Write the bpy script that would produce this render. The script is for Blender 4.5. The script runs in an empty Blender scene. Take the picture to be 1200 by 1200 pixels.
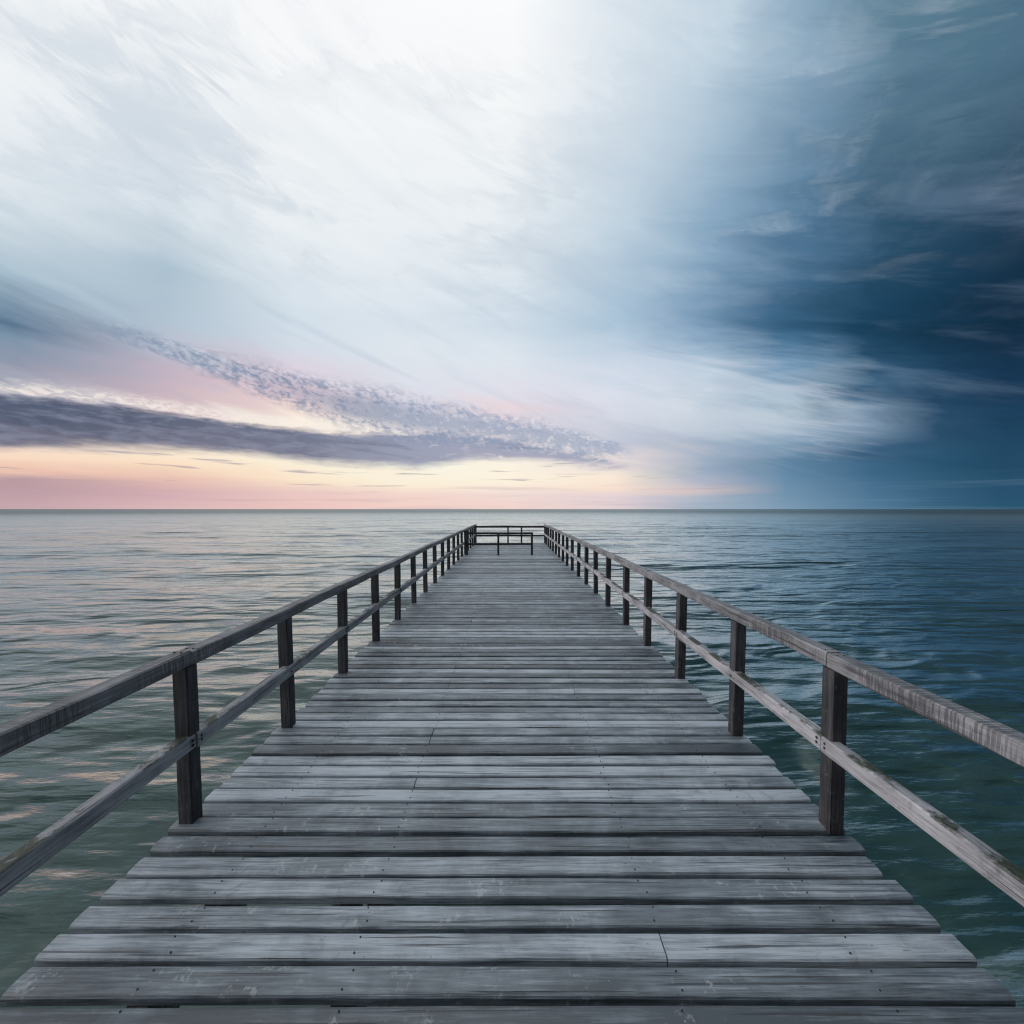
import bpy, math, random
import numpy as np
from mathutils import Vector, Matrix, Euler

random.seed(7)
rng = np.random.default_rng(11)
C = bpy.context.scene.collection
SC = bpy.context.scene

# ------------------------------------------------------------------ measures
WATER_Z = 0.0
DECK_Z = 2.30                  # top of the planks
EYE = 2.0                      # camera above the planks
FPX = 500.0                    # focal length in pixels of a 1200 px frame
PITCH = math.radians(3.0)
HX, HY = 598.5, 596.5          # vanishing point in the 1200 px frame
DECK_L, DECK_R = -2.115, 2.068
DECK_END = 25.2
DECK_START = -5.0
PW = 0.095                     # timber section
RAIL_TOP = 1.105
STEP = 1.275


def world_dir(x, y):
    """direction in the world of a point measured on the photograph"""
    cx, cy = 600 - 1.5, HY + FPX * math.tan(PITCH)
    v = Vector(((x - cx) / FPX, 1.0, -(y - cy) / FPX))
    v.normalize()
    c, s = math.cos(-PITCH), math.sin(-PITCH)
    return Vector((v.x, v.y * c - v.z * s, v.y * s + v.z * c))


def azel(x, y):
    d = world_dir(x, y)
    return math.degrees(math.atan2(d.x, d.y)), math.degrees(math.asin(d.z))


def lin(c):
    return tuple(((v / 255 / 12.92) if v / 255 <= 0.04045 else ((v / 255 + 0.055) / 1.055) ** 2.4) for v in c)


# ------------------------------------------------------------------ node helper
class G:
    def __init__(self, tree):
        self.t = tree
        self.n = tree.nodes
        self.l = tree.links

    def put(self, sock, v):
        if isinstance(v, bpy.types.NodeSocket):
            self.l.new(v, sock)
        elif v is not None:
            if hasattr(sock.default_value, '__len__') and not hasattr(v, '__len__'):
                sock.default_value = [v] * len(sock.default_value)
            elif hasattr(sock.default_value, '__len__') and len(sock.default_value) == 4 and len(v) == 3:
                sock.default_value = (*v, 1)
            else:
                sock.default_value = v

    def m(self, op, a, b=None, c=None, clamp=False):
        n = self.n.new('ShaderNodeMath')
        n.operation = op
        n.use_clamp = clamp
        for i, v in enumerate((a, b, c)):
            if v is not None:
                self.put(n.inputs[i], v)
        return n.outputs[0]

    def add(self, a, b): return self.m('ADD', a, b)
    def sub(self, a, b): return self.m('SUBTRACT', a, b)
    def mul(self, a, b): return self.m('MULTIPLY', a, b)
    def div(self, a, b): return self.m('DIVIDE', a, b)

    def smooth(self, x, a, b, lo=0.0, hi=1.0):
        n = self.n.new('ShaderNodeMapRange')
        n.interpolation_type = 'SMOOTHSTEP'
        self.put(n.inputs['Value'], x)
        self.put(n.inputs['From Min'], a)
        self.put(n.inputs['From Max'], b)
        self.put(n.inputs['To Min'], lo)
        self.put(n.inputs['To Max'], hi)
        return n.outputs[0]

    def line(self, x, a, b, lo=0.0, hi=1.0):
        n = self.n.new('ShaderNodeMapRange')
        self.put(n.inputs['Value'], x)
        self.put(n.inputs['From Min'], a)
        self.put(n.inputs['From Max'], b)
        self.put(n.inputs['To Min'], lo)
        self.put(n.inputs['To Max'], hi)
        return n.outputs[0]

    def ramp(self, fac, stops, interp='LINEAR'):
        n = self.n.new('ShaderNodeValToRGB')
        r = n.color_ramp
        r.interpolation = interp
        stops = sorted(stops, key=lambda s: s[0])
        while len(r.elements) < len(stops):
            r.elements.new(0.5)
        for e, (p, c) in zip(r.elements, stops):
            e.position = p
        for e, (p, c) in zip(r.elements, stops):
            e.color = (*c, 1) if hasattr(c, '__len__') else (c, c, c, 1)
        self.put(n.inputs[0], fac)
        return n.outputs[0]

    def mix(self, f, a, b, blend='MIX'):
        n = self.n.new('ShaderNodeMix')
        n.data_type = 'RGBA'
        n.blend_type = blend
        self.put(n.inputs[0], f)
        self.put(n.inputs[6], a)
        self.put(n.inputs[7], b)
        return n.outputs[2]

    def noise(self, vec, scale=1.0, detail=3.0, rough=0.5, dist=0.0, lac=2.0):
        n = self.n.new('ShaderNodeTexNoise')
        self.put(n.inputs['Vector'], vec)
        n.inputs['Scale'].default_value = scale
        n.inputs['Detail'].default_value = detail
        n.inputs['Roughness'].default_value = rough
        n.inputs['Distortion'].default_value = dist
        n.inputs['Lacunarity'].default_value = lac
        return n.outputs[0]

    def xyz(self, x, y, z=0.0):
        n = self.n.new('ShaderNodeCombineXYZ')
        self.put(n.inputs[0], x)
        self.put(n.inputs[1], y)
        self.put(n.inputs[2], z)
        return n.outputs[0]

    def sep(self, v):
        n = self.n.new('ShaderNodeSeparateXYZ')
        self.l.new(v, n.inputs[0])
        return n.outputs

    def mapping(self, v, scale=(1, 1, 1), loc=(0, 0, 0), rot=(0, 0, 0)):
        n = self.n.new('ShaderNodeMapping')
        self.put(n.inputs[0], v)
        n.inputs['Location'].default_value = loc
        n.inputs['Rotation'].default_value = rot
        n.inputs['Scale'].default_value = scale
        return n.outputs[0]

    def vadd(self, a, b):
        n = self.n.new('ShaderNodeVectorMath')
        n.operation = 'ADD'
        self.put(n.inputs[0], a)
        self.put(n.inputs[1], b)
        return n.outputs[0]


# ------------------------------------------------------------------ sky
SUN_AZ, SUN_EL = -97.0, 8.0


def build_sky():
    w = bpy.data.worlds.new("World")
    SC.world = w
    w.use_nodes = True
    t = w.node_tree
    t.nodes.clear()
    g = G(t)
    out = t.nodes.new('ShaderNodeOutputWorld')
    bg = t.nodes.new('ShaderNodeBackground')
    tc = t.nodes.new('ShaderNodeTexCoord')
    D = tc.outputs['Generated']
    dx, dy, dz = g.sep(D)
    az = g.mul(g.m('ARCTAN2', dx, dy), 57.29578)
    el = g.mul(g.m('ARCSINE', dz), 57.29578)
    el0 = g.m('MAXIMUM', el, 0.0)

    # --- coordinates on a cloud deck overhead (perspective of real clouds)
    zz = g.add(g.m('MAXIMUM', dz, 0.0), 0.06)
    px, py = g.div(dx, zz), g.div(dy, zz)
    P = g.xyz(px, py)
    A = g.xyz(az, el0)                                   # degrees

    # --- wispy warp: streaks falling to the right
    tilt = g.add(el0, g.mul(az, 0.28))                   # constant along a falling streak
    SW = g.xyz(g.mul(az, 0.045), g.mul(tilt, 0.26), 3.1)
    n1 = g.sub(g.noise(SW, 1.0, 6, 0.58, 1.1), 0.5)
    n2 = g.sub(g.noise(g.mapping(P, (0.35, 0.5, 1), (4, 2, 0)), 1.0, 6, 0.6, 0.6), 0.5)
    n3 = g.sub(g.noise(g.mapping(A, (0.03, 0.55, 1), (0, 5, 0)), 1.0, 4, 0.55, 0.3), 0.5)   # flat streaks
    hi = g.smooth(el0, 1.5, 9.0)
    rightness = g.smooth(az, 5.0, 30.0)
    wa = g.mul(g.mul(g.mul(g.add(g.mul(n1, 15.0), g.mul(n2, 7.0)), g.smooth(az, 34.0, 50.0, 1.0, 0.45)), g.add(0.15, g.mul(rightness, 0.85))), hi)
    az_w = g.add(az, wa)
    we = g.add(g.mul(g.mul(n1, 5.0), hi), g.mul(n3, g.smooth(el0, 0.1, 3.0, 0.3, 2.2)))
    el_w = g.m('MAXIMUM', g.add(el0, we), 0.0)

    # --- clear-sky and veil colour by compass direction and elevation
    up_l = [(320, (172, 194, 209)), (230, (226, 234, 240)), (60, (246, 249, 251))]
    up_c = [(300, (232, 239, 244)), (200, (243, 247, 249)), (60, (252, 253, 254))]
    ST = [
        (27, [(596, (202, 170, 177)), (575, (190, 157, 166)), (562, (186, 157, 163)), (556, (238, 196, 178)), (540, (252, 221, 196)),
              (525, (250, 224, 204)), (500, (196, 190, 202)), (455, (176, 178, 192)), (430, (148, 154, 174)), (405, (128, 150, 172)), (378, (84, 114, 141))] + up_l),
        (200, [(596, (222, 186, 188)), (575, (214, 176, 181)), (562, (236, 197, 182)), (545, (253, 226, 197)), (530, (254, 236, 212)),
               (510, (230, 215, 215)), (484, (232, 218, 218)), (468, (208, 186, 194)), (450, (200, 182, 195)), (430, (192, 182, 198)), (410, (190, 193, 208)), (378, (180, 197, 212))] + up_l),
        (350, [(596, (238, 199, 193)), (575, (237, 203, 198)), (562, (254, 233, 205)), (540, (253, 244, 224)), (510, (250, 236, 222)),
               (495, (255, 245, 228)), (482, (242, 218, 213)), (458, (230, 206, 215)), (440, (224, 212, 224)), (410, (213, 223, 234)), (378, (214, 226, 236))] + up_c),
        (480, [(596, (246, 212, 203)), (580, (246, 217, 207)), (568, (254, 240, 217)), (545, (252, 249, 233)), (510, (250, 236, 231)),
               (480, (226, 220, 230)), (450, (222, 226, 236)), (410, (226, 233, 240)), (378, (220, 230, 239))] + up_c),
        (600, [(596, (245, 216, 207)), (580, (243, 221, 216)), (566, (255, 243, 223)), (545, (255, 246, 228)), (520, (245, 231, 226)),
               (495, (226, 217, 226)), (480, (236, 217, 222)), (458, (228, 226, 236)), (420, (224, 232, 240)), (378, (208, 222, 234))] + up_c),
        (720, [(596, (230, 211, 213)), (582, (228, 211, 216)), (572, (250, 227, 210)), (558, (252, 236, 217)), (545, (238, 224, 221)),
               (520, (196, 201, 216)), (490, (214, 218, 230)), (460, (220, 226, 238)), (430, (207, 218, 233)), (400, (185, 206, 224)), (378, (170, 196, 217)), (300, (186, 207, 223)), (100, (222, 232, 240))]),
        (820, [(596, (166, 182, 200)), (581, (174, 184, 201)), (575, (214, 196, 196)), (566, (184, 188, 205)), (552, (152, 171, 193)), (520, (166, 181, 201)),
               (500, (198, 208, 221)), (470, (213, 222, 232)), (440, (200, 214, 228)), (415, (172, 196, 216)), (395, (142, 172, 198)), (378, (120, 154, 184)), (250, (138, 170, 196)), (60, (194, 213, 227))]),
        (920, [(596, (126, 156, 181)), (560, (101, 139, 169)), (540, (93, 130, 160)), (520, (130, 160, 185)), (500, (178, 195, 211)), (480, (188, 205, 217)),
               (455, (164, 188, 207)), (430, (112, 150, 181)), (400, (74, 117, 151)), (378, (58, 100, 133)), (250, (78, 118, 150)), (60, (138, 168, 191))]),
        (1020, [(596, (86, 126, 156)), (560, (60, 105, 138)), (525, (55, 93, 126)), (500, (124, 149, 173)), (480, (118, 144, 168)), (460, (66, 104, 134)),
                (430, (40, 80, 110)), (378, (24, 64, 92)), (250, (37, 78, 105)), (60, (90, 126, 148))]),
        (1100, [(596, (56, 99, 129)), (550, (36, 83, 113)), (500, (38, 75, 105)), (450, (28, 65, 95)), (378, (17, 52, 77)), (250, (29, 67, 94)), (60, (80, 117, 139))]),
        (1170, [(596, (40, 85, 115)), (550, (28, 72, 102)), (450, (18, 51, 81)), (378, (11, 40, 63)), (250, (23, 57, 83)), (60, (72, 108, 131))]),
    ]
    EMAX = 60.0
    fac = g.div(el_w, EMAX)
    rows = []
    for x, stops in ST:
        a0 = azel(x, HY)[0]
        st = []
        for y, c in stops:
            e = max(0.0, azel(x, y)[1])
            st.append((min(1.0, e / EMAX), lin(c)))
        rows.append((a0, g.ramp(fac, st)))
    # behind the photographer: the dim dusk sky
    rear = g.ramp(fac, [(0, lin((24, 36, 50))), (0.3, lin((20, 32, 46))), (1.0, lin((70, 90, 112)))])
    col = rows[0][1]
    for (a0, r0), (a1, r1) in zip(rows, rows[1:]):
        col = g.mix(g.line(az_w, a0, a1), col, r1)
    aabs = g.m('ABSOLUTE', az)
    rearf = g.smooth(aabs, 58.0, 100.0)
    rearf = g.mul(rearf, g.smooth(el0, 32.0, 68.0, 1.0, 0.0))

    def curve(pts, scale=40.0, lo=-75.0, hi_=75.0):
        """elevation as a function of azimuth"""
        st = []
        for x, y in pts:
            a, e = azel(x, y)
            st.append(((a - lo) / (hi_ - lo), e / scale))
        return g.mul(g.sep(g.ramp(g.line(az, lo, hi_), st))[0], scale)

    # --- pale ragged wisps in front of the blue (right half)
    SWb = g.xyz(g.mul(g.add(az, g.mul(n2, 10)), 0.06), g.mul(tilt, 0.55), 8.3)
    wis = g.smooth(g.noise(SWb, 1.5, 10, 0.68, 0.6), 0.46, 0.68)
    e_mid = curve([(650, 410), (800, 440), (920, 480), (1040, 490), (1150, 500)])
    wz = g.smooth(g.m('ABSOLUTE', g.sub(el0, e_mid)), 1.0, 8.0, 1.0, 0.0)
    wzone = g.mul(wz, g.mul(g.smooth(az, 12.0, 27.0), g.smooth(az, 33.0, 43.0, 1.0, 0.0)))
    col = g.mix(g.mul(g.mul(wis, wzone), 0.62), col, lin((196, 205, 220)))
    drk = g.smooth(g.noise(g.vadd(SWb, (3.7, 1.3, 5.0)), 1.0, 6, 0.6, 0.7), 0.52, 0.75)
    col = g.mix(g.mul(g.mul(drk, g.smooth(az, 20.0, 40.0)), g.mul(g.smooth(el0, 1.0, 4.0), 0.22)), col, lin((30, 64, 94)))
    # faint blue-grey veils in the pale middle
    veil = g.smooth(g.noise(g.xyz(g.mul(az, 0.05), g.mul(g.add(el0, g.mul(az, 0.35)), 0.30), 1.7), 1.0, 6, 0.55, 0.5), 0.48, 0.72)
    col = g.mix(g.mul(g.mul(veil, g.mul(g.smooth(el0, 7, 11), g.smooth(el0, 20, 34, 1.0, 0.4))), 0.24), col, lin((150, 176, 204)))

    # uneven high overcast overhead, seen in perspective
    PC = g.vadd(g.mapping(P, (0.9, 1.5, 1), rot=(0, 0, 0.5)), g.xyz(g.mul(n2, 0.8), g.mul(n1, 0.6)))
    oc = g.noise(PC, 1.6, 9, 0.62, 0.3)
    high = g.smooth(el0, 19.0, 30.0)
    col = g.mix(g.mul(g.mul(g.smooth(oc, 0.44, 0.66), high), g.smooth(az, -5.0, 25.0, 0.42, 0.12)), col, lin((172, 190, 208)))
    col = g.mix(g.mul(g.mul(g.smooth(oc, 0.52, 0.34), high), g.smooth(az, 0.0, 40.0, 0.25, 0.20)), col, lin((236, 241, 246)))

    # --- ragged little noises in degrees
    r1 = g.sub(g.noise(g.mapping(A, (0.35, 1.5, 1)), 1.0, 6, 0.62, 0.4), 0.5)
    r2 = g.sub(g.noise(g.mapping(A, (0.10, 0.9, 1), (3, 1, 0)), 1.0, 5, 0.55, 0.3), 0.5)

    # --- the long slate band of cloud
    e_top = curve([(-350, 420), (27, 461), (120, 470), (200, 481), (330, 499), (420, 506), (520, 503), (590, 512), (680, 528), (735, 540), (800, 556)])
    e_bot = curve([(-350, 526), (27, 526), (200, 527), (280, 531), (350, 540), (430, 546), (490, 550), (560, 538), (640, 540), (700, 548), (735, 549), (800, 556)])
    dt = g.add(g.sub(e_top, el0), g.add(g.mul(r1, 1.5), g.mul(r2, 0.7)))
    db = g.add(g.sub(el0, e_bot), g.add(g.mul(r1, 0.9), g.mul(r2, 1.6)))
    mott = g.noise(g.mapping(A, (0.42, 1.5, 1), (7, 3, 0), rot=(0, 0, 0.1)), 1.0, 7, 0.62, 0.5)
    band = g.mul(g.smooth(dt, -0.10, 0.75), g.smooth(db, -0.55, 0.9))
    band = g.mul(band, g.smooth(mott, g.line(az, -40.0, 12.0, 0.08, 0.24), g.line(az, -40.0, 12.0, 0.26, 0.52)))
    band = g.mul(band, g.smooth(az, 13.5, 16.5, 1.0, 0.0))
    lo = -75.0
    bcol = g.ramp(g.line(az, -50.0, 18.0), [(0.0, lin((66, 79, 105))), (0.15, lin((72, 84, 110))), (0.36, lin((98, 108, 136))), (0.52, lin((146, 153, 178))), (0.75, lin((164, 171, 193))), (1.0, lin((170, 178, 198)))])
    pinkb = g.smooth(db, 0.2, 3.0, 1.0, 0.0)
    bcol = g.mix(g.mul(pinkb, 0.22), bcol, lin((168, 155, 176)))
    tex = g.noise(g.xyz(g.mul(az, 0.09), g.mul(g.add(el0, g.mul(az, 0.10)), 0.9), 6.0), 1.0, 6, 0.6, 0.6)
    bcol = g.mix(g.smooth(tex, 0.48, 0.82, 0.0, 0.42), bcol, lin((158, 160, 182)))
    bcol = g.mix(g.smooth(tex, 0.52, 0.28, 0.0, 0.45), bcol, lin((70, 84, 112)))
    bcol = g.mix(g.smooth(mott, 0.40, 0.70, 0.0, 0.38), bcol, lin((150, 156, 180)))
    # lit fringe just above the band
    rim = g.mul(g.smooth(dt, -1.5, -0.15), g.smooth(dt, -0.1, 0.35, 1.0, 0.0))
    rip = g.smooth(g.noise(g.mapping(A, (1.1, 2.6, 1), rot=(0, 0, 0.25)), 1.0, 3, 0.6, 0.6), 0.42, 0.6)
    rimz = g.mul(g.smooth(az, -22.0, -10.0, 1.0, 0.0), g.add(0.35, g.mul(rip, 0.6)))
    col = g.mix(g.mul(rim, g.mul(rimz, 0.85)), col, lin((250, 240, 232)))
    col = g.mix(g.mul(band, 0.94), col, bcol)

    # --- mackerel cloud running down to the right
    e_c = curve([(-350, 330), (60, 372), (160, 395), (230, 420), (300, 443), (400, 474), (480, 490), (560, 500), (640, 512), (720, 527), (800, 545)])
    wid = g.mul(g.sep(g.ramp(g.line(az, -75.0, 75.0), [(0.15, 0.08), (0.26, 0.30), (0.33, 0.62), (0.40, 0.78), (0.47, 0.62), (0.54, 0.5), (0.585, 0.32), (0.62, 0.05)]))[0], 4.1)
    dm = g.m('ABSOLUTE', g.add(g.sub(el0, e_c), g.add(g.mul(r2, 1.8), g.mul(r1, 0.8))))
    mz = g.smooth(g.div(dm, wid), 0.45, 1.25, 1.0, 0.0)
    mz = g.mul(mz, g.mul(g.smooth(az, -46.0, -36.0, 0.25, 1.0), g.smooth(az, 13.0, 17.0, 1.0, 0.0)))
    MR = g.mapping(A, (1, 1, 1), rot=(0, 0, 0.32))
    MR = g.vadd(MR, g.xyz(g.mul(r1, 1.2), g.mul(r2, 1.0)))
    cells = g.noise(g.mapping(MR, (0.72, 1.45, 1)), 1.0, 3.0, 0.55, 0.35)
    cells2 = g.noise(g.mapping(MR, (1.75, 2.9, 1), (2, 7, 0)), 1.0, 3.0, 0.6, 0.4)
    cc = g.add(g.mul(cells, 0.55), g.mul(cells2, 0.45))
    puff = g.smooth(cc, 0.37, 0.62)
    dense = g.m('MAXIMUM', g.mul(puff, 0.9), g.mul(g.smooth(g.div(dm, wid), 0.1, 0.95, 1.0, 0.0), g.smooth(az, -34.0, -16.0, 0.25, 0.78)))
    mcol = g.ramp(g.line(az, -45.0, 16.0), [(0.0, lin((118, 141, 167))), (0.35, lin((104, 131, 162))), (0.6, lin((126, 149, 179))), (1.0, lin((158, 172, 196)))])
    col = g.mix(g.mul(mz, g.mul(dense, 0.85)), col, mcol)
    gleam = g.mul(mz, g.smooth(cc, 0.47, 0.36))
    col = g.mix(g.mul(gleam, g.smooth(az, -20.0, 5.0, 0.15, 0.6)), col, lin((240, 232, 236)))

    # --- thin dark flecks in the glow above the horizon
    fl = g.smooth(g.noise(g.mapping(A, (0.10, 1.9, 1), (9, 4, 0)), 1.0, 3, 0.5, 0.2), 0.60, 0.70)
    flz = g.mul(g.mul(g.smooth(el0, 2.2, 3.4), g.smooth(el0, 5.5, 7.5, 1.0, 0.0)), g.smooth(az, 16.0, 24.0, 1.0, 0.0))
    col = g.mix(g.mul(g.mul(fl, flz), 0.65), col, lin((158, 148, 166)))
    # low mauve bank on the horizon, a little uneven
    fl2 = g.smooth(g.noise(g.mapping(A, (0.05, 1.3, 1), (1, 8, 0)), 1.0, 4, 0.55, 0.3), 0.5, 0.7)
    col = g.mix(g.mul(g.mul(fl2, g.smooth(el0, 2.6, 3.6, 1.0, 0.0)), 0.35), col, g.mix(rightness, lin((192, 165, 176)), lin((110, 140, 168))))

    col = g.mix(rearf, col, rear)
    # bright high overcast towards the zenith
    col = g.mix(g.smooth(el0, g.line(az, 5.0, 45.0, 44.0, 62.0), 82.0), col, (1.65, 1.74, 1.82))
    # below the horizon: dark sea colour (never seen, keeps the underside honest)
    col = g.mix(g.smooth(el, -0.4, -0.05, 1.0, 0.0), col, lin((50, 75, 90)))

    sky = t.nodes.new('ShaderNodeTexSky')
    sky.sky_type = 'NISHITA'
    sky.sun_disc = False
    sky.sun_elevation = math.radians(SUN_EL)
    sky.sun_rotation = math.radians(SUN_AZ)
    sk = g.mix(1.0, sky.outputs[0], (0.05, 0.05, 0.05), 'MULTIPLY')
    col = g.mix(0.03, col, sk)
    g.put(bg.inputs[0], col)
    bg.inputs[1].default_value = 1.0
    t.links.new(bg.outputs[0], out.inputs[0])
    w.cycles.sampling_method = 'MANUAL'
    w.cycles.sample_map_resolution = 512


build_sky()


# ------------------------------------------------------------------ materials
def new_mat(name):
    m = bpy.data.materials.new(name)
    m.use_nodes = True
    m.node_tree.nodes.clear()
    g = G(m.node_tree)
    out = g.n.new('ShaderNodeOutputMaterial')
    b = g.n.new('ShaderNodeBsdfPrincipled')
    g.l.new(b.outputs[0], out.inputs[0])
    return m, g, b


def bump(g, h, strength, dist, normal=None):
    n = g.n.new('ShaderNodeBump')
    n.inputs['Strength'].default_value = strength
    n.inputs['Distance'].default_value = dist
    g.put(n.inputs['Height'], h)
    if normal is not None:
        g.l.new(normal, n.inputs['Normal'])
    return n.outputs[0]


def wood(name, axis, c_dark, c_mid, c_light, moss=0.0, saw=0.0, tone_attr=False, rough=0.72, lichen=0.25, spec=0.3):
    """weathered softwood; the grain runs along the given local axis"""
    m, g, b = new_mat(name)
    tc = g.n.new('ShaderNodeTexCoord')
    oi = g.n.new('ShaderNodeObjectInfo')
    P = tc.outputs['Object']
    off = g.xyz(g.mul(oi.outputs['Random'], 37.0), g.mul(oi.outputs['Random'], 91.0), g.mul(oi.outputs['Random'], 53.0))
    tone = None
    if tone_attr:
        at = g.n.new('ShaderNodeAttribute')
        at.attribute_name = 'tone'
        tone = at.outputs['Fac']
        off = g.vadd(off, g.xyz(g.mul(tone, 83.0), g.mul(tone, 17.0), g.mul(tone, 41.0)))
    P = g.vadd(P, off)
    sc = [75.0, 75.0, 75.0]
    sc[axis] = 3.2
    sc2 = [16.0, 16.0, 16.0]
    sc2[axis] = 0.7
    grain = g.noise(g.mapping(P, sc), 1.0, 6, 0.68, 0.5)
    fig = g.noise(g.mapping(P, sc2), 1.0, 4, 0.55, 1.2)
    blot = g.noise(P, 2.3, 5, 0.62, 0.4)
    fine = g.noise(P, 46.0, 3, 0.6)
    v = g.add(g.add(g.mul(grain, 0.50), g.mul(fig, 0.2)), g.mul(blot, 0.40))
    if tone is not None:
        v = g.add(v, g.mul(g.sub(tone, 0.5), 0.30))
    col = g.ramp(v, [(0.41, c_dark), (0.54, c_mid), (0.69, c_light)])
    # knots
    vo = g.n.new('ShaderNodeTexVoronoi')
    sk = [5.5, 5.5, 5.5]
    sk[axis] = 1.7
    g.put(vo.inputs['Vector'], g.vadd(g.mapping(P, sk), g.xyz(g.mul(blot, 0.5), g.mul(fig, 0.2), 0.0)))
    kn = g.smooth(vo.outputs['Distance'], 0.045, 0.085, 1.0, 0.0)
    col = g.mix(g.mul(kn, 0.7), col, tuple(x * 0.55 for x in c_dark))
    # checks: long thin splits
    sc3 = [70.0, 70.0, 70.0]
    sc3[axis] = 0.9
    ck = g.noise(g.mapping(P, sc3, (5, 3, 9)), 1.0, 2, 0.5, 0.3)
    crack = g.smooth(ck, 0.63, 0.68)
    col = g.mix(g.mul(crack, 0.8), col, (0.012, 0.013, 0.015))
    # dark damp stains
    st = g.smooth(g.noise(P, 5.5, 6, 0.68, 0.8), 0.56, 0.72)
    col = g.mix(g.mul(st, 0.45), col, tuple(x * 0.6 for x in c_dark))
    # pale lichen flecks
    lf = g.mul(g.smooth(g.noise(P, 18.0, 6, 0.7), 0.56, 0.64), g.smooth(g.noise(P, 2.1, 4, 0.6), 0.50, 0.62))
    col = g.mix(g.mul(lf, lichen), col, (0.42, 0.46, 0.45))
    h = g.add(g.add(g.mul(grain, 0.7), g.mul(fig, 0.3)), g.mul(crack, -1.2))
    if saw > 0:
        # marks of the band saw across the face, in patches
        ps = [6.0, 6.0, 6.0]
        ps[axis] = 110.0
        sw = g.noise(g.mapping(P, ps), 1.0, 1.5, 0.4, 0.5)
        patch = g.smooth(g.noise(P, 1.7, 3, 0.5), 0.44, 0.58)
        sv = g.mul(g.smooth(sw, 0.46, 0.56), patch)
        col = g.mix(g.mul(sv, saw), col, tuple(x * 0.8 for x in c_dark))
        h = g.sub(h, g.mul(sv, 0.6))
    if moss > 0:
        geo = g.n.new('ShaderNodeNewGeometry')
        nz = g.sep(geo.outputs['Normal'])[2]
        ms = g.mul(g.smooth(nz, 0.3, 0.8), g.smooth(g.add(g.noise(P, 3.0, 4, 0.6), g.mul(g.noise(P, 40.0, 3, 0.6), 0.25)), 0.58, 0.70))
        mc = g.ramp(fine, [(0.35, (0.010, 0.016, 0.007)), (0.65, (0.038, 0.050, 0.017))])
        col = g.mix(g.mul(ms, moss), col, mc)
        h = g.add(h, g.mul(ms, g.mul(fine, 2.0)))
    g.put(b.inputs['Base Color'], col)
    g.put(b.inputs['Roughness'], g.line(grain, 0.3, 0.7, rough - 0.1, rough + 0.12))
    b.inputs['Specular IOR Level'].default_value = spec
    g.l.new(bump(g, h, 0.6, 0.006), b.inputs['Normal'])
    return m


M_DECK = wood('weathered_deck_wood', 0, (0.045, 0.058, 0.069), (0.155, 0.184, 0.209), (0.42, 0.465, 0.505), tone_attr=True, lichen=0.6, rough=0.47, spec=0.9)
M_POST = wood('weathered_post_wood', 2, (0.018, 0.019, 0.022), (0.045, 0.045, 0.049), (0.11, 0.109, 0.114), lichen=0.15)
M_RAIL = wood('weathered_rail_wood', 1, (0.036, 0.037, 0.041), (0.155, 0.155, 0.163), (0.31, 0.31, 0.32), saw=0.62, lichen=0.3, rough=0.55, spec=0.6)
M_MID = wood('weathered_mid_rail_wood', 1, (0.075, 0.075, 0.080), (0.30, 0.298, 0.312), (0.48, 0.476, 0.49), moss=0.95, lichen=0.4, rough=0.58, spec=0.55)
M_CROSS = wood('weathered_cross_rail_wood', 0, (0.016, 0.017, 0.019), (0.036, 0.037, 0.040), (0.08, 0.08, 0.085))


def simple(name, col, rough, metal=0.0):
    m, g, b = new_mat(name)
    tc = g.n.new('ShaderNodeTexCoord')
    n = g.noise(tc.outputs['Object'], 60.0, 3, 0.6)
    c = g.ramp(n, [(0.3, tuple(x * 0.6 for x in col)), (0.7, col)])
    g.put(b.inputs['Base Color'], c)
    b.inputs['Roughness'].default_value = rough
    b.inputs['Metallic'].default_value = metal
    return m


M_BOLT = simple('rusted_bolt_iron', (0.035, 0.028, 0.026), 0.7, 0.3)


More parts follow.
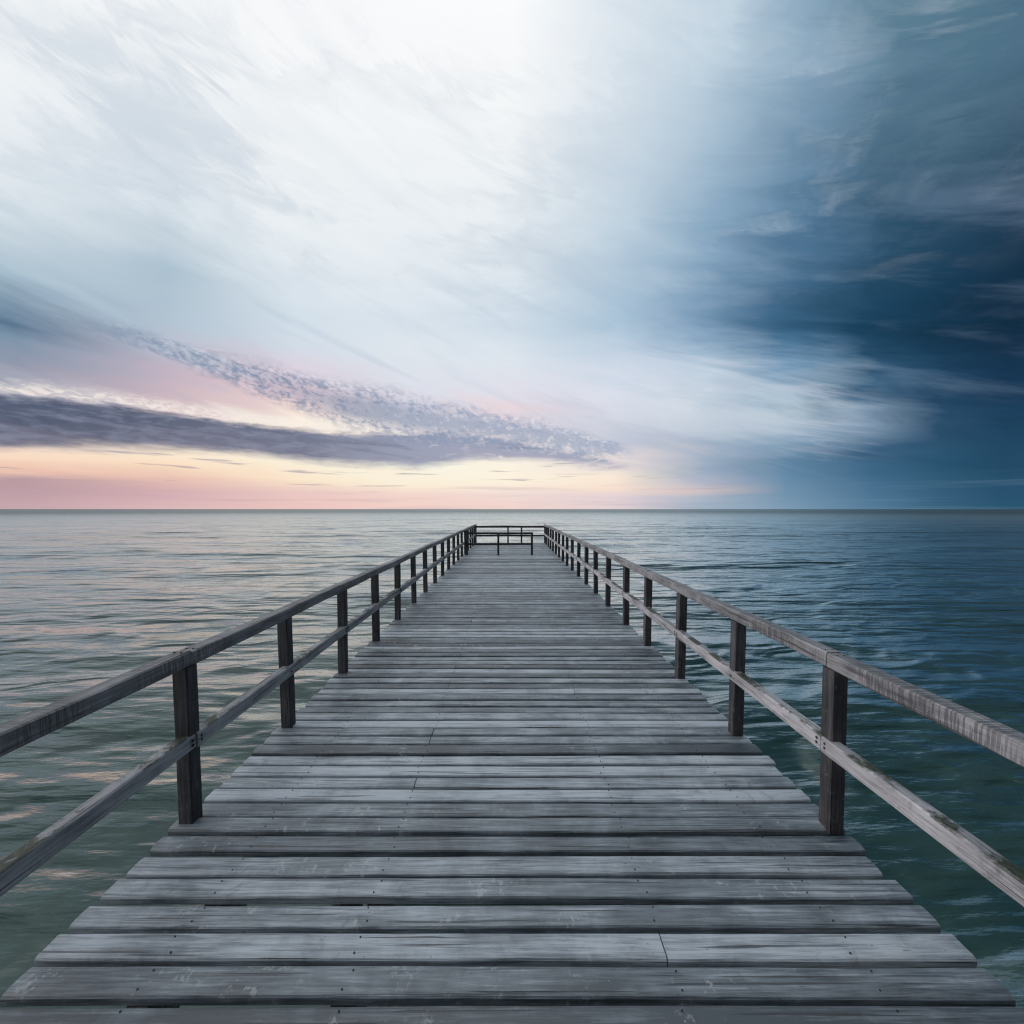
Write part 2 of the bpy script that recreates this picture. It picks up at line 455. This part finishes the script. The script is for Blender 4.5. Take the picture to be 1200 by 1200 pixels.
# ------------------------------------------------------------------ mesh helpers
class MB:
    def __init__(self):
        self.v, self.f, self.mi, self.tone = [], [], [], []

    def ring_loft(self, rings, mat=0, tone=0.5):
        n = len(rings[0])
        b = len(self.v)
        for r in rings:
            self.v.extend(r)
        fs = []
        for i in range(len(rings) - 1):
            for k in range(n):
                k2 = (k + 1) % n
                fs.append((b + i * n + k, b + i * n + k2, b + (i + 1) * n + k2, b + (i + 1) * n + k))
        fs.append(tuple(b + k for k in reversed(range(n))))
        e = b + (len(rings) - 1) * n
        fs.append(tuple(e + k for k in range(n)))
        self.f.extend(fs)
        self.mi.extend([mat] * len(fs))
        self.tone.extend([tone] * len(fs))

    def beam(self, axis, a, b, c0, c1, w0, w1, ch=0.006, wob=0.0, seg=None, mat=0, tone=0.5, cut0=0.0, cut1=0.0, seed=0):
        """chamfered timber along axis from a to b; c0,c1 = centre on the two other axes, w0,w1 = half sizes;
        cut0/cut1 slope the end faces (scarf joints)"""
        r = random.Random(seed)
        L = b - a
        seg = seg or max(1, int(abs(L) / 0.35))
        prof = [(-w0 + ch, -w1), (w0 - ch, -w1), (w0, -w1 + ch), (w0, w1 - ch), (w0 - ch, w1), (-w0 + ch, w1), (-w0, w1 - ch), (-w0, -w1 + ch)]
        ph = [r.uniform(0, 6.28) for _ in range(4)]
        rings = []
        for i in range(seg + 1):
            s = i / seg
            t = a + L * s
            d0 = wob * math.sin(ph[0] + s * L * 1.1) + wob * 0.5 * math.sin(ph[1] + s * L * 3.1)
            d1 = wob * math.sin(ph[2] + s * L * 0.9) + wob * 0.5 * math.sin(ph[3] + s * L * 2.7)
            ring = []
            for (p, q) in prof:
                nick = r.uniform(-1, 1) * min(0.0018, ch * 0.35)
                tt = t
                if i == 0:
                    tt += cut0 * q
                if i == seg:
                    tt += cut1 * q
                u, w = c0 + p + d0 + nick, c1 + q + d1 + nick * 0.6
                ring.append({0: (tt, u, w), 1: (u, tt, w), 2: (u, w, tt)}[axis])
            rings.append(ring)
        if axis == 1:
            rings = [list(reversed(x)) for x in rings]
        self.ring_loft(rings, mat, tone)

    def disc(self, c, n, rad, depth, mat):
        """small bolt head standing out of a face, n = unit axis along x"""
        k = 8
        rings = []
        for j, (rr, dd) in enumerate(((rad, -0.004), (rad, depth * 0.7), (rad * 0.7, depth))):
            rings.append([(c[0] + n * dd, c[1] + rr * math.cos(6.2832 * i / k), c[2] + rr * math.sin(6.2832 * i / k)) for i in range(k)])
        if n < 0:
            rings = [list(reversed(x)) for x in rings]
        self.ring_loft(rings, mat)

    def build(self, name, mats, parent=None, origin=None, tone=False):
        me = bpy.data.meshes.new(name)
        o = Vector(origin or (0, 0, 0))
        me.from_pydata([tuple(Vector(p) - o) for p in self.v], [], self.f)
        mats = mats if isinstance(mats, (list, tuple)) else [mats]
        for m in mats:
            me.materials.append(m)
        me.polygons.foreach_set('material_index', self.mi)
        if tone:
            at = me.attributes.new('tone', 'FLOAT', 'FACE')
            at.data.foreach_set('value', self.tone)
        me.update()
        ob = bpy.data.objects.new(name, me)
        C.objects.link(ob)
        ob.location = o
        if parent is not None:
            ob.parent = parent
            ob.location = o - parent.location
        return ob


def thing(name, loc, label, cat):
    o = bpy.data.objects.new(name, None)
    o.empty_display_size = 0.3
    C.objects.link(o)
    o.location = loc
    o['label'] = label
    o['category'] = cat
    return o


# ------------------------------------------------------------------ pier
pier = thing('wooden_pier', (0, DECK_START, 0), 'long grey weathered plank pier running straight out over the sea', 'pier')

mb = MB()
y = DECK_START
k = 0
BARRIER_Y = 18.55
while y < DECK_END:
    r = random.Random(1000 + k)
    w = r.uniform(0.112, 0.125)
    gap = r.choice((0.021, 0.026, 0.030, 0.036))
    if abs(y - BARRIER_Y) < 0.075:
        gap = 0.05
    tone = min(1.0, max(0.0, r.gauss(0.5, 0.24)))
    xl = DECK_L - r.gauss(0.002, 0.011)
    xr = DECK_R + r.gauss(0.002, 0.011)
    seg = 14
    tilt, lift = r.gauss(0, 0.018), r.gauss(0, 0.0028)
    ph, ph2 = r.uniform(0, 6.28), r.uniform(0, 6.28)
    th, cup = 0.045, r.gauss(0.0, 0.0022)
    rings = []
    pieces = [(xl, xr)]
    if r.random() < 0.16:                               # some boards are two lengths butted over a bearer
        s = r.choice((-0.7, 0.7))
        pieces = [(xl, s - 0.003), (s + 0.003, xr)]
    for (p0, p1) in pieces:
        dl = r.gauss(0, 0.0015)
        rings = []
        n = max(3, int((p1 - p0) / 0.3))
        for i in range(n + 1):
            x = p0 + (p1 - p0) * i / n
            zc = DECK_Z + lift + dl + 0.0025 * math.sin(ph + x * 1.3) + r.uniform(-0.0006, 0.0006)
            yc = y + w / 2 + 0.003 * math.sin(ph2 + x * 0.9)
            hw = w / 2 + r.uniform(-0.0015, 0.0015)
            tl = tilt + 0.006 * math.sin(ph2 + x * 0.7)
            pr = [(-hw, -th), (hw, -th), (hw, -0.014), (hw - 0.005, -0.0065), (hw - 0.019, -0.001), (hw * 0.35, cup),
                  (-hw * 0.35, cup), (-hw + 0.019, -0.001), (-hw + 0.005, -0.0065), (-hw, -0.014)]
            rings.append([(x, yc + a, zc + b + a * tl) for a, b in pr])
        mb.ring_loft(rings, 0, min(1, max(0, tone + r.gauss(0, 0.04))))
        # nail heads over the bearers
        for bx in (-1.55, -0.7, 0.7, 1.55):
            if p0 < bx < p1 and y < 12:
                for q in (-0.3, 0.3):
                    cx, cy, cz = bx + r.uniform(-0.02, 0.02), y + w / 2 + q * w, DECK_Z + lift + dl + 0.0025 * math.sin(ph + bx * 1.3)
                    rr = 0.0042
                    mb.ring_loft([[(cx + rr * math.cos(6.2832 * j / 6), cy + rr * math.sin(6.2832 * j / 6), cz + d) for j in range(6)] for d in (-0.004, 0.0022)], 1)
    y += w + gap
    k += 1
deck = mb.build('deck', [M_DECK, M_BOLT], pier, tone=True)
deck_end_y = y

for bx in (-1.55, -0.7, 0.7, 1.55):
    mb = MB()
    mb.beam(1, DECK_START, deck_end_y - 0.05, bx, DECK_Z - 0.155, 0.05, 0.10, ch=0.008, wob=0.002, seed=int(bx * 10))
    mb.build('bearer', M_RAIL, pier, origin=(bx, DECK_START, DECK_Z - 0.155))
for py in np.arange(DECK_START + 1.2, DECK_END, 3.825):
    for bx in (-1.55, 1.55):
        rings = []
        for i, z in enumerate(np.linspace(-2.5, DECK_Z - 0.257, 7)):
            rr = 0.15 - 0.012 * i / 6
            rings.append([(bx + rr * math.cos(a), py + rr * math.sin(a), z) for a in np.linspace(0, 2 * math.pi, 16, endpoint=False)])
        mb = MB()
        mb.ring_loft(rings)
        mb.build('pile', M_POST, pier, origin=(bx, py, 0))


# ------------------------------------------------------------------ side railings
def side_railing(sign, x_out, first, n_before, label):
    root = thing('pier_railing', (x_out, DECK_START, DECK_Z), label, 'railing')
    xc = x_out - sign * PW / 2
    x_in = x_out - sign * PW
    ys = [first[0] - STEP * i for i in range(n_before, 0, -1)] + first + [first[-1] + STEP * i for i in range(1, 40)]
    ys = [v for v in ys if v < DECK_END - 0.1]
    # posts: front face at v, each with its own lean
    post_mesh = None
    for i, v in enumerate(ys):
        if i % 6 == 0:
            mb = MB()
            mb.beam(2, -0.012, RAIL_TOP - PW + 0.002, 0, 0, PW / 2, PW / 2, ch=0.007, wob=0.0025, seed=int(500 + i * 7 + sign), seg=5)
            p = mb.build('post', M_POST, root)
            post_mesh = p.data
        else:
            p = bpy.data.objects.new('post', post_mesh)
            C.objects.link(p)
            p.parent = root
        r = random.Random(90 + i * 3 + int(sign))
        p.location = (xc + r.gauss(0, 0.003) - root.location.x, v + PW / 2 + r.gauss(0, 0.012) - root.location.y, 0)
        p.rotation_euler = (r.gauss(0, 0.006), r.gauss(0, 0.005), r.gauss(0, 0.015) + (math.pi if i % 2 else 0))
    # top rail: squared timbers butted over every third post
    zc = RAIL_TOP - PW / 2
    joints = [DECK_START] + [ys[i] + PW / 2 for i in range(2, len(ys), 3)]
    if DECK_END - joints[-1] < 0.8:
        joints.pop()
    joints.append(DECK_END)
    for j, (a, b) in enumerate(zip(joints, joints[1:])):
        r = random.Random(40 + j + int(sign) * 5)
        mb = MB()
        dx, dz = r.gauss(0, 0.003), r.gauss(0, 0.0025)
        mb.beam(1, a + 0.002, b - 0.002, xc + dx, DECK_Z + zc + dz, PW / 2 + 0.001, PW / 2, ch=0.008, wob=0.004, seg=max(6, int((b - a) / 0.12)), seed=300 + j + int(sign))
        for jj in (a + 0.05, b - 0.05):
            for dxx in (-0.02, 0.022):                   # spike heads on top
                cx, cz = xc + dxx, DECK_Z + RAIL_TOP + dz
                rr = 0.007
                mb.ring_loft([[(cx + rr * math.cos(6.2832 * q / 8), jj + rr * math.sin(6.2832 * q / 8), cz + d) for q in range(8)] for d in (-0.01, 0.0045)], 1)
        mb.build('top_rail', [M_RAIL, M_BOLT], root, origin=(xc, a, DECK_Z + zc))
    # mid rail: boards let into the inner faces of the posts
    z0, z1 = 0.478, 0.578
    th = 0.075
    xm = x_in - sign * 0.016 + sign * th / 2
    joints = [DECK_START] + [ys[i] + PW / 2 for i in range(1, len(ys), 2)]
    if DECK_END - joints[-1] < 0.8:
        joints.pop()
    joints.append(DECK_END - 0.1)
    for j, (a, b) in enumerate(zip(joints, joints[1:])):
        r = random.Random(77 + j + int(sign) * 11)
        mb = MB()
        dz = r.gauss(0, 0.004)
        cut = r.choice((0.0, 0.25, -0.3)) if j else 0.0
        mb.beam(1, a + 0.003, b - 0.003, xm + r.gauss(0, 0.002), DECK_Z + (z0 + z1) / 2 + dz, th / 2, (z1 - z0) / 2, ch=0.008, wob=0.003, seg=max(6, int((b - a) / 0.12)), seed=600 + j + int(sign))
        bolts = [(q, dz_) for q in (a + 0.035, b - 0.035) for dz_ in (-0.012, 0.016)]
        bolts += [(v + PW / 2 + r.uniform(-0.02, 0.02), r.uniform(-0.02, 0.02)) for v in ys if a + 0.2 < v < b - 0.2]
        for q, dzz in bolts:
            mb.disc((xm - sign * th / 2, q, DECK_Z + (z0 + z1) / 2 + dz + dzz), -sign, 0.0095, 0.004, 1)
        mb.build('mid_rail', [M_MID, M_BOLT], root, origin=(xm, a, DECK_Z + (z0 + z1) / 2))
    return ys


LY = side_railing(-1, DECK_L + 0.006, [2.60, 3.79, 5.11, 6.36, 7.67], 5,
                  'dark shaded wooden railing along the sunset side of the pier')
RY = side_railing(1, DECK_R - 0.006, [2.565, 3.66, 4.93, 6.17, 7.33, 8.72], 5,
                  'pale grey timber railing with saw marks, on the dark blue side of the pier')

# ------------------------------------------------------------------ railing across the far end
endr = thing('end_railing', (0, DECK_END - 0.06, DECK_Z), 'dark wooden railing with two middle posts closing the far end of the pier', 'railing')
ye = DECK_END - 0.05
xl, xr = DECK_L + PW + 0.01, DECK_R - PW - 0.01
for zc, h in ((0.955, 0.056), (0.435, 0.052)):
    mb = MB()
    mb.beam(0, xl + 0.004, xr - 0.004, ye - 0.07, DECK_Z + zc, 0.022, h, wob=0.004, seed=int(zc * 100), seg=16)
    mb.build('cross_rail', M_CROSS, endr, origin=(0, ye, DECK_Z + zc))
for x in (-0.16, 0.64, xl - PW / 2 - 0.005, xr + PW / 2 + 0.005):
    mb = MB()
    mb.beam(2, DECK_Z - 0.012, DECK_Z + 1.0, x, ye, PW / 2 - 0.002, 0.046, wob=0.002, seed=int(x * 100), seg=4)
    mb.build('post', M_POST, endr, origin=(x, ye, DECK_Z))

# ------------------------------------------------------------------ barrier part-way across the deck
bar = thing('deck_barrier', (-0.5, BARRIER_Y, DECK_Z), 'low dark wooden barrier standing across most of the deck before the far end', 'barrier')
for x, w, top in ((-0.54, 0.045, 0.985), (0.925, 0.045, 0.985), (DECK_L + PW + 0.085, 0.07, 1.06)):
    mb = MB()
    mb.beam(2, DECK_Z - 0.012, DECK_Z + top, x, BARRIER_Y, w, 0.038, wob=0.002, seed=int(x * 50), seg=4)
    mb.build('post', M_POST, bar, origin=(x, BARRIER_Y, DECK_Z))
for zc in (0.95, 0.475):
    mb = MB()
    mb.beam(0, DECK_L + PW + 0.02, 0.96, BARRIER_Y - 0.058, DECK_Z + zc, 0.019, 0.044, wob=0.003, seed=int(zc * 33), seg=12)
    mb.build('cross_rail', M_CROSS, bar, origin=(0, BARRIER_Y, DECK_Z + zc))


# ------------------------------------------------------------------ sea
def build_sea():
    # one sheet, rings spaced so that the mesh stays finer than a wave out to 250 m, then on to the horizon
    rs = [0.0]
    r = 0.6
    while r < 260:
        rs.append(r)
        r *= 1.0085 if r > 5 else 1.02
    while r < 40000:
        rs.append(r)
        r *= 1.12
    rs = np.array(rs[1:])
    front = np.radians(np.arange(-80, 80.01, 0.22))
    back = np.radians(np.arange(84, 276.1, 4.0))
    th = np.concatenate([front, back])
    R, T = np.meshgrid(rs, th, indexing='ij')
    X, Y = R * np.sin(T), R * np.cos(T)
    Z = np.zeros_like(X)
    DX = np.zeros_like(X)
    DY = np.zeros_like(X)
    gr = np.random.default_rng(5)
    main = math.radians(172)                      # travelling towards the shore, crests nearly level
    fade0 = np.clip((250 - R) / 120, 0, 1)
    for i in range(74):
        lam = 0.55 * (26.0 ** (i / 73.0))         # 0.55 .. 14 m
        k = 2 * math.pi / lam
        spread = 0.62 if lam < 3 else 0.33
        d = main + gr.normal(0, spread)
        kx, ky = k * math.sin(d), k * math.cos(d)
        ph = gr.uniform(0, 6.283)
        slope = 0.013 if lam < 2.2 else (0.016 if lam < 6 else 0.013)
        a = slope / k * gr.uniform(0.6, 1.3)
        # drop waves finer than the mesh
        cell = R * 0.0085
        f = np.clip((lam / np.maximum(cell, 1e-3) - 3.0) / 3.0, 0, 1) * fade0
        # gusty patches so that the surface is uneven
        gust = 0.75 + 0.45 * np.sin(X * 0.11 + Y * 0.05 + ph * 3) * np.sin(Y * 0.13 - X * 0.04 + ph)
        p = kx * X + ky * Y + ph
        Z += f * gust * a * np.sin(p)
        ch = 0.75
        DX += -f * gust * a * ch * math.sin(d) * np.cos(p) * -1
        DY += -f * gust * a * ch * math.cos(d) * np.cos(p) * -1
    # one longer swell whose steep front shows on the sunset side
    V = np.stack([X + DX, Y + DY, Z + WATER_Z], -1).reshape(-1, 3)
    nr, nt = R.shape
    idx = np.arange(nr * nt).reshape(nr, nt)
    idn = np.roll(idx, -1, axis=1)
    F = np.stack([idx[:-1], idx[1:], idn[1:], idn[:-1]], -1).reshape(-1, 4)[:, ::-1]
    cidx = len(V)
    V = np.concatenate([V, [[0, 0, WATER_Z]]])
    me = bpy.data.meshes.new('sea')
    tri = np.stack([np.full(nt, cidx), idx[0], idn[0]], -1)[:, ::-1]
    nv, nq, n3 = len(V), len(F), len(tri)
    me.vertices.add(nv)
    me.vertices.foreach_set('co', V.astype(np.float32).ravel())
    me.loops.add(nq * 4 + n3 * 3)
    me.loops.foreach_set('vertex_index', np.concatenate([F.ravel(), tri.ravel()]).astype(np.int32))
    me.polygons.add(nq + n3)
    me.polygons.foreach_set('loop_start', np.concatenate([np.arange(nq) * 4, nq * 4 + np.arange(n3) * 3]).astype(np.int32))
    me.update(calc_edges=True)
    me.validate()
    me.polygons.foreach_set('use_smooth', np.ones(len(me.polygons), bool))
    m, g, b = new_mat('sea_water')
    tc = g.n.new('ShaderNodeTexCoord')
    P = tc.outputs['Object']
    big = g.noise(g.mapping(P, (0.05, 0.12, 1)), 1.0, 4, 0.55, 0.5)
    med = g.noise(g.mapping(P, (0.35, 0.9, 1)), 1.0, 4, 0.6, 0.5)
    x, y, z = g.sep(P)
    dist = g.m('SQRT', g.add(g.mul(x, x), g.mul(y, y)))
    shallow = g.smooth(dist, 4.0, 30.0, 1.0, 0.0)
    deep = g.mix(g.smooth(big, 0.35, 0.65), (0.005, 0.025, 0.026), (0.009, 0.038, 0.037))
    green = g.mix(g.smooth(med, 0.35, 0.65), (0.014, 0.042, 0.039), (0.036, 0.074, 0.062))
    col = g.mix(g.mul(shallow, 0.8), deep, green)
    g.put(b.inputs['Base Color'], col)
    b.inputs['Specular IOR Level'].default_value = 0.0
    b.inputs['Roughness'].default_value = 1.0
    gl = g.n.new('ShaderNodeBsdfAnisotropic')
    gl.inputs['Color'].default_value = (0.93, 0.995, 0.985, 1)
    fr = g.n.new('ShaderNodeFresnel')
    fr.inputs['IOR'].default_value = 3.0
    mx = g.n.new('ShaderNodeMixShader')
    g.put(mx.inputs[0], g.mul(g.line(fr.outputs[0], 0.265, 0.47, 0.05, 0.98), g.smooth(dist, 50.0, 700.0, 1.0, 0.42)))
    g.l.new(b.outputs[0], mx.inputs[1])
    g.l.new(gl.outputs[0], mx.inputs[2])
    out = [n for n in g.n if n.type == 'OUTPUT_MATERIAL'][0]
    g.l.new(mx.outputs[0], out.inputs[0])
    rg = g.smooth(dist, 20.0, 400.0, 0.17, 0.26)
    g.put(gl.inputs['Roughness'], rg)
    # ripples finer than the mesh
    w1 = g.noise(g.mapping(P, (1.3, 4.6, 1), rot=(0, 0, 0.10)), 1.0, 5, 0.55, 0.0)
    w2 = g.noise(g.mapping(P, (0.24, 1.05, 1), rot=(0, 0, -0.10)), 1.0, 5, 0.55, 0.1)
    w3 = g.noise(g.mapping(P, (0.03, 0.14, 1), rot=(0, 0, 0.06)), 1.0, 5, 0.58, 0.2)
    w4 = g.noise(g.mapping(P, (0.006, 0.035, 1)), 1.0, 5, 0.6, 0.3)
    n = bump(g, w1, 0.6, 0.055)
    n = bump(g, w2, 0.8, 0.24, n)
    n = bump(g, w3, 0.9, 1.7, n)
    n = bump(g, w4, 0.9, 4.0, n)
    for nd in (b, gl, fr):
        g.l.new(n, nd.inputs['Normal'])
    me.materials.append(m)
    o = bpy.data.objects.new('sea', me)
    C.objects.link(o)
    o['kind'] = 'structure'
    return o


build_sea()

# ------------------------------------------------------------------ sun behind the cloud bank
sl = bpy.data.lights.new('sun', 'SUN')
sl.energy = 2.6
sl.angle = math.radians(34)
sl.color = (1.0, 0.93, 0.94)
so = bpy.data.objects.new('sun', sl)
C.objects.link(so)
sa, se = math.radians(SUN_AZ), math.radians(SUN_EL)
dirv = Vector((math.sin(sa) * math.cos(se), math.cos(sa) * math.cos(se), math.sin(se)))
so.rotation_euler = dirv.to_track_quat('Z', 'Y').to_euler()
so.location = (0, 0, 30)

# ------------------------------------------------------------------ camera
cd = bpy.data.cameras.new('camera')
cam = bpy.data.objects.new('camera', cd)
C.objects.link(cam)
cam.location = (0, 0, DECK_Z + EYE)
cam.rotation_euler = (math.pi / 2 - PITCH, 0, 0)
cd.sensor_width = 36
cd.sensor_fit = 'HORIZONTAL'
cd.lens = 36 * FPX / 1200
cd.shift_x = 1.5 / 1200
cd.shift_y = (HY + FPX * math.tan(PITCH) - 600) / 1200
cd.clip_start = 0.05
cd.clip_end = 100000
SC.camera = cam

SC.view_settings.view_transform = 'Standard'
SC.view_settings.look = 'None'
SC.view_settings.exposure = 0.0
SC.view_settings.gamma = 1.0
SC.render.engine = 'CYCLES'
SC.cycles.use_denoising = True
SC.cycles.max_bounces = 6
SC.cycles.filter_width = 1.2
